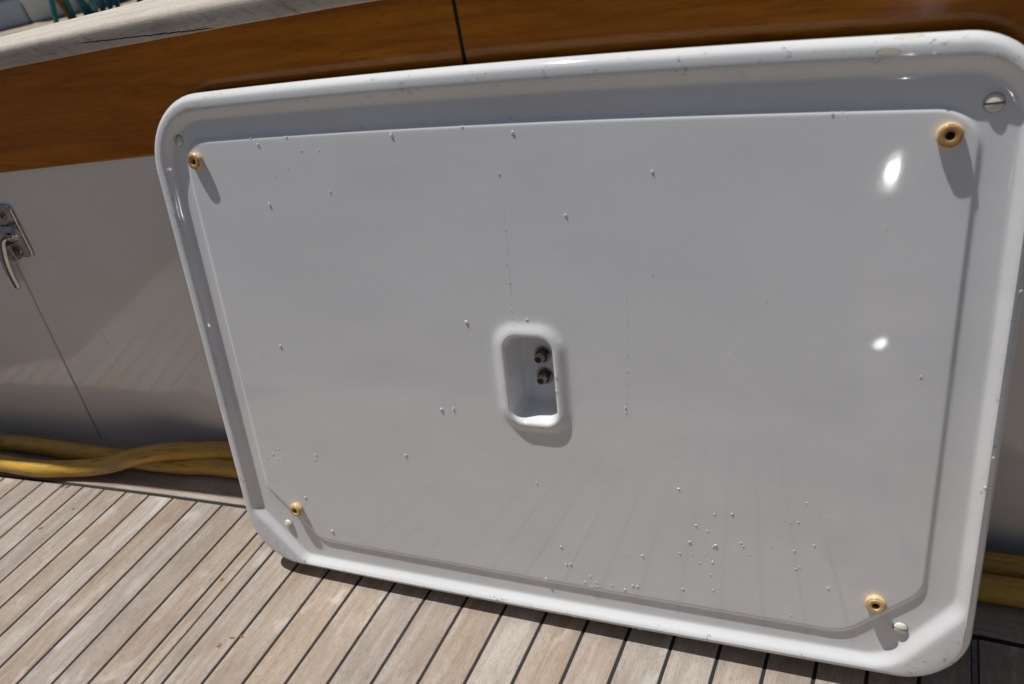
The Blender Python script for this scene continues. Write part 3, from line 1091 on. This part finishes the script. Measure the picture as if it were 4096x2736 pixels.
# two bolts in the recess
for (u, v_) in ((0.0376, 0.3055), (0.0380, 0.2820)):
    mb = MB()
    a, b = lathe([(0.0076, 0.0), (0.0076, 0.0010), (0.0071, 0.0014), (0.0045, 0.0014)], 32)
    mb.add(a, b)
    hx = [(0.0058 * math.cos(math.pi / 3 * k + 0.3), 0.0058 * math.sin(math.pi / 3 * k + 0.3)) for k in range(6)]
    vv_ = [(x, y, 0.0013) for x, y in hx] + [(x, y, 0.0055) for x, y in hx] + [(x * 0.86, y * 0.86, 0.0062) for x, y in hx]
    mb.add(vv_, [tuple(q) for q in grid_faces(6, 3, True)] + [tuple(range(12, 18))], 1)
    prof = [(0.0038, 0.005)]
    for k in range(9):
        prof += [(0.0038, 0.0060 + k * 0.0007), (0.0034, 0.00635 + k * 0.0007)]
    prof += [(0.0036, 0.0126), (0.0030, 0.0132), (0.0027, 0.0132), (0.0025, 0.0126), (0.0, 0.0126)]
    a, b = lathe(prof, 24)
    mb.add(a, b, 0)
    a, b = lathe([(0.0025, 0.0127), (0.0, 0.0127)], 16)
    mb.add(a, b, 2)
    # rust bloom under the washer
    bolt = mb.build('bolt', [M['steel'], M['nut'], M['rust']], lid, smooth=False, loc=(u, v_, -0.0319))
    bolt.scale = (1.18, 1.18, 1.1)

# ------------------------------------------------------------------ water drops on the lid
def lid_w(u, v):
    """height of the lid surface at (u, v) from the shell's own mesh"""
    hit, loc, nor, idx = LT.ray_cast(Vector((u, v, 0.05)), Vector((0, 0, -1)))[0:4] if False else (None,) * 4
    return 0.0

from mathutils.bvhtree import BVHTree
bm = bmesh.new(); bm.from_mesh(shell.data)
BVH = BVHTree.FromBMesh(bm); bm.free()

def surf(u, v):
    loc, nor, idx, d = BVH.ray_cast(Vector((u, v, 0.05)), Vector((0, 0, -1)))
    if loc is None: return 0.0, Vector((0, 0, 1))
    return loc.z, nor

def drop_mesh(kind):
    """a bead of unit radius; kind 1 sags into a longer tear"""
    v, rows, n = [], 7, 20
    for j in range(rows + 1):
        th = math.radians(-14 + 104 * j / rows)
        r, z = math.cos(th), math.sin(th)
        for k in range(n):
            a = 2 * math.pi * k / n
            x, y = r * math.cos(a), r * math.sin(a)
            zz = z * 0.58
            if kind == 1:
                if y > 0: y *= 1.7; x *= (1 - 0.22 * min(1, y)); zz *= 1 - 0.25 * min(1.0, y / 1.6)
                else: zz *= 1.12
            wob = 1 + 0.06 * noise.noise(Vector((math.cos(a) * 1.3 + kind * 7, math.sin(a) * 1.3, z)))
            v.append((x * wob, y * wob, zz + 0.12))
    f = grid_faces(n, rows + 1, True)
    f.append(tuple(range(rows * n, rows * n + n)))
    f.append(tuple(range(n - 1, -1, -1)))
    me = bpy.data.meshes.new('water_drop')
    me.from_pydata(v, [], f)
    me.materials.append(M['water'])
    me.polygons.foreach_set('use_smooth', [True] * len(me.polygons))
    return me

DM = [drop_mesh(0), drop_mesh(1), drop_mesh(2)]
drng = random.Random(11)
def drop(u, v, r, label, group, tear=False):
    if r < 0.9: u += drng.uniform(-0.0006, 0.0006)
    w, nor = surf(u, v)
    o = bpy.data.objects.new('water_drop', DM[1] if tear else DM[drng.choice((0, 2))])
    COL.objects.link(o)
    ang = drng.uniform(-0.12, 0.12) if tear else drng.uniform(0, 6.28)
    s = r * (0.00084 if r > 0.9 else 0.00092) * drng.uniform(0.8, 1.12)
    rot = Vector((0, 0, 1)).rotation_difference(nor).to_matrix().to_4x4()
    o.matrix_world = LID_M @ Matrix.Translation((u, v, w)) @ rot @ Matrix.Rotation(ang, 4, 'Z') @ \
        Matrix.Diagonal((s * drng.uniform(0.88, 1.1), s * drng.uniform(0.9, 1.15), s * drng.uniform(0.8, 1.0), 1))
    tag(o, label, 'water drop', group)

G = 'water drops on the white lid'
LEDGE = 'clear water bead along the upper edge of the raised middle of the white lid'
for u, v_, r in [(-0.2437, 0.5372, 1.5), (-0.1997, 0.5359, 1.4), (-0.1121, 0.5404, 1.7), (-0.0466, 0.5388, 1.9), (-0.036, 0.5379, 1.6), (-0.007, 0.5355, 1.8),
                 (0.0393, 0.5396, 1.6), (0.0697, 0.5393, 1.7), (0.1539, 0.5364, 1.6), (0.3039, 0.5297, 1.0)]:
    drop(u, v_, r, LEDGE, 'beads along the upper ledge')
single = [
    (-0.2362, 0.5304, 1.9, 'white drop just below the ledge, nearest the upper left rubber foot', 0),
    (-0.0804, 0.532, 2.0, 'white drop hanging just below the ledge, left of the paired beads', 1),
    (0.0503, 0.5566, 1.5, 'lone clear bead high in the shaded top gutter', 0),
    (0.0409, 0.5278, 1.8, 'white drop just below the ledge, straight above the dotted trail', 0),
    (0.2971, 0.5282, 1.5, 'bright drop hanging over the ledge left of the sun glint', 1),
    (-0.1639, 0.5217, 1.2, 'small narrow drop below the ledge left of centre', 1),
    (-0.1597, 0.4812, 1.7, 'long tear drop, upper right one of two in the upper left of the lid', 1),
    (-0.2377, 0.4695, 1.8, 'long tear drop, lower left one of two in the upper left of the lid', 1),
    (0.0241, 0.493, 1.4, 'round white drop at the head of the dotted trail', 0),
    (0.1617, 0.4904, 1.7, 'large round white drop alone right of centre near the top', 0),
    (0.0835, 0.4548, 1.8, 'dull round drop alone between the two dotted trails', 0),
    (0.1588, 0.4018, 0.95, 'tiny white bead right of the top of the right hand dotted trail', 0),
    (-0.0275, 0.3493, 2.1, 'large white drop up and left of the finger recess', 0),
    (0.0371, 0.3545, 1.3, 'small bead on the top edge of the finger recess lip', 0),
    (-0.2649, 0.3098, 1.9, 'white drop alone at mid height near the left edge', 0),
    (-0.292, 0.3001, 1.1, 'tiny bead left of the lone drop near the left edge', 0),
    (-0.0701, 0.249, 1.9, 'round drop left of the long tear beside the finger recess', 0),
    (-0.0554, 0.2509, 1.9, 'long tear drop left of the bottom of the finger recess', 1),
    (-0.2493, 0.172, 1.8, 'upper drop of a touching pair in the lower left', 0),
    (-0.2506, 0.1655, 1.6, 'lower drop of a touching pair in the lower left', 0),
    (-0.1241, 0.187, 1.6, 'small drop halfway between the lower left pair and the recess', 0),
    (-0.1047, 0.1491, 1.0, 'tiny bead below the halfway drop in the lower left', 0),
    (0.0302, 0.1729, 1.7, 'tear drop straight below the finger recess', 1),
    (-0.2489, 0.0643, 2.2, 'white drop right of the lower left rubber foot near the lower edge', 0),
    (-0.279, 0.1083, 1.9, 'white drop just above right of the lower left rubber foot', 0),
    (0.1773, 0.1875, 1.5, 'white drop alone right of centre in the lower half', 0),
    (0.2532, 0.3805, 0.8, 'tiny bead alone at mid height in the right half', 0),
    (0.2286, 0.333, 0.75, 'tiny bead alone below the other one in the right half', 0),
    (0.3725, 0.3207, 1.2, 'white bead near the right edge at mid height', 0),
    (0.1221, 0.1809, 0.8, 'tiny bead left of the lone drop in the lower half', 0),
]
for u, v_, r, lab, tear in single:
    drop(u, v_, r, lab, G, bool(tear))
for u, v_, r in [(-0.2223, 0.4982, 0.9), (-0.2047, 0.5054, 0.7), (-0.1851, 0.5222, 0.9)]:
    drop(u, v_, r, 'tiny fleck of water in the upper left of the lid above the two tear drops', 'flecks in the upper left')
for u, v_, r in [(0.2927, 0.1897, 1.1), (0.3102, 0.1753, 0.72), (0.2798, 0.1665, 0.75), (0.2858, 0.1675, 1.12), (0.2273, 0.1669, 1.59), (0.2108, 0.1642, 1.02), (0.1934, 0.1483, 1.46),
                 (0.2041, 0.1436, 1.04), (0.1872, 0.1279, 1.49), (0.2016, 0.1335, 0.63), (0.2119, 0.1283, 1.86), (0.2094, 0.1263, 1.25), (0.2356, 0.1357, 1.2), (0.2376, 0.132, 1.0),
                 (0.3005, 0.1447, 1.11), (0.2633, 0.1373, 0.78), (0.2834, 0.1357, 1.14), (0.3044, 0.1406, 0.55), (0.2438, 0.1236, 0.6), (0.1771, 0.1124, 1.08), (0.1896, 0.1143, 0.64),
                 (0.2019, 0.1161, 0.84), (0.1967, 0.1047, 1.06), (0.2086, 0.1075, 1.05), (0.2068, 0.0925, 0.85), (0.2294, 0.0945, 0.62), (0.2886, 0.1184, 1.14), (0.2856, 0.1153, 0.96),
                 (0.1393, 0.102, 1.59), (0.1234, 0.1006, 0.92), (0.051, 0.0968, 1.49), (0.3145, 0.0992, 1.12), (0.279, 0.0781, 0.79), (0.2835, 0.0602, 0.79), (0.2097, 0.0744, 1.28),
                 (0.1794, 0.0689, 1.32), (0.2349, 0.2104, 0.58), (0.2192, 0.2223, 0.59)]:
    drop(u, v_, r, 'small white drop of the loose scatter in the lower right of the lid', 'scatter in the lower right')
for u, v_, r in [(0.0809, 0.0642, 1.23), (0.0745, 0.0554, 1.24), (0.0882, 0.0578, 1.22), (0.0825, 0.0508, 1.23), (0.0894, 0.0529, 1.22), (0.105, 0.0579, 1.2), (0.1185, 0.0551, 1.42),
                 (0.1272, 0.0621, 1.4), (0.1323, 0.0621, 1.86), (0.0301, 0.0502, 2.08), (0.0602, 0.076, 1.74), (0.0552, 0.075, 1.5)]:
    drop(u, v_, r, 'small drop in the row along the lower edge of the raised middle', 'row along the lower edge')
for u, v_, r in [(-0.3085, 0.1729, 1.1), (-0.3043, 0.1728, 1.1), (-0.3139, 0.1651, 1.2), (-0.2965, 0.1642, 1.1), (-0.3238, 0.1589, 1.0), (-0.3079, 0.1585, 0.9)]:
    drop(u, v_, r, 'tiny bead of the small cluster by the left edge above the lower left foot', 'cluster by the left edge')
for u, v_, r in [(0.0246, 0.4643, 0.5), (0.0251, 0.4599, 0.62), (0.025, 0.4548, 0.5), (0.0246, 0.4527, 0.65), (0.0251, 0.442, 0.7), (0.0249, 0.4359, 0.65), (0.0246, 0.4284, 0.66),
                 (0.0247, 0.4234, 0.66), (0.0246, 0.4210, 0.6), (0.0243, 0.4163, 0.7), (0.0239, 0.4079, 0.66), (0.0237, 0.4041, 0.67), (0.0237, 0.401, 0.67), (0.0233, 0.3958, 0.67),
                 (0.0235, 0.3912, 0.8), (0.023, 0.3869, 0.67), (0.023, 0.3836, 0.6), (0.0236, 0.3806, 0.7), (0.0223, 0.3696, 0.85), (0.0225, 0.3637, 0.68), (0.022, 0.3557, 0.7),
                 (0.0218, 0.3489, 0.7), (0.021, 0.3440, 0.6)]:
    drop(u, v_, r, 'tiny bead in the dotted trail running down into the finger recess', 'dotted trail above the recess', True)
for u, v_, r in [(0.1352, 0.4123, 0.55), (0.1353, 0.3977, 0.65), (0.1354, 0.3822, 0.65), (0.1351, 0.3743, 0.5), (0.135, 0.3719, 0.65), (0.1349, 0.3615, 0.6), (0.135, 0.3576, 0.65),
                 (0.1348, 0.355, 0.6), (0.1341, 0.3409, 0.71), (0.1334, 0.3249, 0.72), (0.1328, 0.3205, 0.62), (0.1322, 0.3077, 0.83), (0.1316, 0.2947, 0.73), (0.1312, 0.2861, 0.63),
                 (0.131, 0.282, 0.63), (0.1303, 0.2756, 0.63), (0.1292, 0.2695, 1.27), (0.129, 0.2649, 0.85), (0.1293, 0.2616, 0.64)]:
    drop(u, v_, r, 'tiny bead in the dotted trail right of the finger recess', 'dotted trail right of the recess', True)
RIMD = 'clear bead sitting on the outer rim of the white lid'
for u, v_, r in [(0.1335, 0.0085, 2.2), (0.0610, 0.0100, 2.2), (0.0630, 0.2990, 1.6), (0.0622, 0.2830, 1.6), (0.0605, 0.2620, 1.4), (0.4290, 0.2560, 1.8), (0.4265, 0.2280, 1.9), (0.4318, 0.2280, 1.4), (0.4310, 0.395, 1.6),
                 (-0.060, 0.0545 - 0.046, 1.5), (0.36, 0.565, 1.3)]:
    lab = 'clear bead on the right hand lip of the finger recess' if 0.05 < u < 0.07 and v_ > 0.2 else RIMD
    drop(u, v_, r, lab, 'beads on the recess lip' if lab != RIMD else 'beads on the rim', v_ > 0.2 and u < 0.1)

# ------------------------------------------------------------------ leaf bits on the deck
def leaf_bit(x, y, L, W, ang, mat, label, group=None):
    v, f = [], []
    n = 9
    sd = drng.uniform(0, 50)
    for k in range(n):
        a = 2 * math.pi * k / n
        r = 1 + 0.35 * noise.noise(Vector((math.cos(a) * 1.5 + sd, math.sin(a) * 1.5, sd)))
        px, py = L * r * math.cos(a), W * r * math.sin(a)
        v.append((px, py, 0.0004)); 
    top = [(p[0] * 0.75, p[1] * 0.7, 0.0012 + 0.0006 * noise.noise(Vector((p[0] * 900, p[1] * 900, sd)))) for p in v]
    v = [(p[0], p[1], 0.0) for p in v] + v + top
    f = grid_faces(n, 3, True) + [tuple(range(2 * n, 3 * n))]
    o = link('leaf_fragment', v, f, mat, None, True, loc=(x, y, 0.0))
    o.rotation_euler = (0, 0, ang)
    tag(o, label, 'leaf fragment', group)

leaf_bit(-0.8309, 0.0647, 0.0050, 0.0016, 1.0, M['leafred'], 'rust red sliver by the covering board seam, left one of the pair')
leaf_bit(-0.8205, 0.0652, 0.0052, 0.0018, 0.9, M['leafred'], 'rust red sliver by the covering board seam, right one of the pair')
leaf_bit(-0.7680, 0.0265, 0.0026, 0.0022, 0.3, M['leafbit'], 'small round amber crumb on a pale plank near the hose')
leaf_bit(-0.7909, -0.0170, 0.0042, 0.0022, 0.6, M['leafbit'], 'ochre leaf crumb on a plank at the left edge')
leaf_bit(-0.4213, -0.0361, 0.0026, 0.0020, 0.2, M['leafbit'], 'ochre crumb beside the open dark groove')
leaf_bit(-0.3585, -0.1206, 0.0034, 0.0024, 1.3, M['leafbit'], 'lowest orange flake of the three below the lid corner')
leaf_bit(-0.3485, -0.1077, 0.0034, 0.0014, 0.2, M['leafbit'], 'middle orange flake of the three below the lid corner')
leaf_bit(-0.3365, -0.1033, 0.0032, 0.0013, 0.1, M['leafbit'], 'orange flake across the black seam below the lid corner')

# ------------------------------------------------------------------ far side: dock boxes, chairs, hull
U = Vector((0.82404, 0.56654, 0)); NB = Vector((-0.56654, 0.82404, 0))
B0 = Vector((-3.921, 2.63, 0.30))
def slab(s0, s1, z0, z1, d0=0.0, d1=0.4):
    v, f = box(s0, s1, d0, d1, z0, z1)
    return [B0 + U * p[0] + NB * p[1] + Vector((0, 0, p[2] - 0.30)) for p in v], f

v, f = slab(-0.75, 0.163, 0.30, 0.438, 0.0, 0.5)
bb = empty('dock_box', 'blue grey storage box standing on the dock beyond the rail', 'storage box')
bevel(link('body', v, f, M['box_blue'], bb, False), 0.012, 3)
v, f = slab(-0.77, 0.150, 0.442, 0.47, -0.012, 0.5)
bevel(link('lid', v, f, M['box_blue'], bb, False), 0.008, 3)
pb = empty('dock_cabinet', 'pale grey cabinet with an inset door on the dock behind the teal chairs', 'cabinet')
v, f = slab(0.168, 0.432, 0.30, 0.86, 0.004, 0.5)
bevel(link('body', v, f, M['box_pale'], pb, False), 0.012, 3)
v, f = slab(0.254, 0.40, 0.368, 0.80, -0.004, 0.006)
bevel(link('door', v, f, M['box_pale'], pb, False), 0.003, 2)
mbh = MB()
v, f = box(-9, -1.5, 4.35, 6.2, -0.4, 0.9)
hullp = [Vector((p[0] * 1.0, p[1] + (0.25 if p[2] < 0 else 0.0) + 0.35 * (p[0] + 5), p[2])) for p in v]
bo = empty('moored_boat', 'grey boat side lying beyond the dock in the top left corner', 'boat')
bevel(link('hull', hullp, f, M['boat_grey'], bo, False), 0.05, 3)
v2 = [Vector((p[0] * 1.0, p[1] + 0.35 * (p[0] + 5) - (0.03 if p[1] < 5 else 0), 0.9 + (0.05 if p[2] > 0 else 0))) for p in v]
link('gunwale', v2, f, M['box_pale'], bo, False)

def leg_pts(b, t, ztop=0.74):
    b, t = Vector(b), Vector(t)
    d = (t - b) / (t.z - b.z)
    return b, b + d * (ztop - b.z)

def chair(name, label, legs, seat_mat, rad=0.0125):
    r = empty(name, label, 'chair', group='teal chairs on the dock')
    tops = []
    for b, t in legs:
        p0, p1 = leg_pts(b, t)
        v, f, uv = tube([p0.lerp(p1, k / 6) for k in range(7)], rad, 14)
        link('leg', v, f, M['teal'], r)
        tops.append(p1)
    c = sum(tops, Vector()) / len(tops)
    lv_, lf_ = lathe([(0.0, 0.0), (0.17, 0.0), (0.185, 0.008), (0.185, 0.022), (0.17, 0.03), (0.0, 0.026)], 32)
    link('seat', lv_, lf_, seat_mat, r, loc=(c.x, c.y, 0.735))
    arc = [Vector((c.x + 0.17 * math.cos(a), c.y + 0.17 * math.sin(a), 0.76 + 0.36 * math.sin((a - 0.2) / 2.74 * math.pi))) for a in [0.2 + 2.74 * k / 14 for k in range(15)]]
    v, f, uv = tube(arc, rad, 12)
    link('backrest', v, f, M['teal'], r)
    return r

chair('metal_chair', 'teal metal chair on the dock, the one left of the others with two spread legs',
      [((-3.262, 2.44, 0.3), (-3.232, 2.476, 0.47)), ((-3.203, 2.510, 0.3), (-3.203, 2.510, 0.47)), ((-3.30, 2.74, 0.3), (-3.27, 2.70, 0.47))], M['teal'])
chair('metal_chair', 'teal metal chair on the dock with crossing legs, in the middle of the three',
      [((-3.164, 2.556, 0.3), (-3.167, 2.552, 0.47)), ((-3.140, 2.583, 0.3), (-3.182, 2.535, 0.47)), ((-3.116, 2.609, 0.3), (-3.087, 2.642, 0.47))], M['teal'], 0.0145)
chair('metal_chair', 'teal metal chair on the dock farthest right along the rail',
      [((-3.094, 2.634, 0.3), (-3.054, 2.678, 0.47)), ((-3.066, 2.664, 0.3), (-3.049, 2.683, 0.47)), ((-3.001, 2.733, 0.3), (-2.929, 2.807, 0.47))], M['teal'])
p0, p1 = leg_pts((-3.209, 2.502, 0.3), (-3.228, 2.480, 0.47), 1.5)
v, f, uv = tube([p0.lerp(p1, k / 8) for k in range(9)], [0.014 - 0.002 * k / 8 for k in range(9)], 14)
tag(link('wooden_pole', v, f, M['brownpole'], None, True, None, uv), 'brown wooden pole leaning between the legs of the left teal chair', 'pole')
lv_, lf_ = lathe([(0.075, 0.0), (0.085, 0.004), (0.105, 0.05), (0.122, 0.10), (0.127, 0.103), (0.122, 0.106), (0.10, 0.05), (0.08, 0.012), (0.0, 0.010)], 40)
bs = link('basin', lv_, lf_, M['basin'], None, loc=(-3.44, 2.98, 0.301))
tag(bs, 'round glossy blue basin standing on the dock behind the middle chair', 'basin')

# ------------------------------------------------------------------ out of view: cabin bulkhead, added light blocker and glint reflector
oc = empty('opposite_coaming_blocker', 'grey opposite side of the cockpit behind the viewer, unseen, added to dim the ambient light', 'boat coaming')
v, f = box(-1.6, 2.2, -1.30, -1.10, -0.02, 0.62)  # unseen wall added to cut low sky and deck bounce on the lid
bevel(link('side_panel', v, f, M['boat_grey'], oc, False), 0.01, 2)
v, f = box(-1.6, 2.2, -1.32, -1.08, 0.622, 0.66)
bevel(link('cap_rail', v, f, M['varnish'], oc, False), 0.008, 2)
bh = empty('cabin_bulkhead', 'white cabin bulkhead closing the cockpit on the left, mirrored in the white side', 'bulkhead')
v, f = box(-1.50, -1.36, -0.90, 0.02, -0.02, 0.75)
bevel(link('panel', v, f, M['wall'], bh, False), 0.01, 2)
v, f = box(-1.52, -1.34, -0.90, 0.03, 0.752, 0.79)
bevel(link('top_board', v, f, M['varnish'], bh, False), 0.008, 2)

prof = [(0.058, 0.0), (0.058, 0.05), (0.060, 0.170)]  # invented reflector, its profile shaped so sun glints land on the lid
for k in range(0, 15):
    th = math.radians(-75 + 150 * k / 14)
    prof.append((0.078 + 0.020 * math.cos(th), 0.210 + 0.020 * math.sin(th)))
prof += [(0.086, 0.250), (0.096, 0.300), (0.108, 0.380), (0.1135, 0.440), (0.1145, 0.480)]
rr, zz_, el = 0.1145, 0.480, 4.0
for k in range(40):
    el = 4.0 + (34.0 - 4.0) * min(1, k / 7) if k < 8 else (34.0 + 8.0 * (k - 8) / 22 if k < 31 else 42.0 + 46.0 * (k - 31) / 8)
    d_ = 0.0040
    rr -= d_ * math.sin(math.radians(el))
    zz_ += d_ * math.cos(math.radians(el))
    if rr < 0.004: break
    prof.append((rr, zz_))
prof.append((0.0, zz_ + 0.0003))
v, f = lathe(prof, 56)
ve = link('glint_reflector', v, f, M['brushed'], None, loc=(0.420, -0.910, 0.0))
tag(ve, 'unseen steel reflector added to put sun glints in the gloss of the white cover', 'reflector')
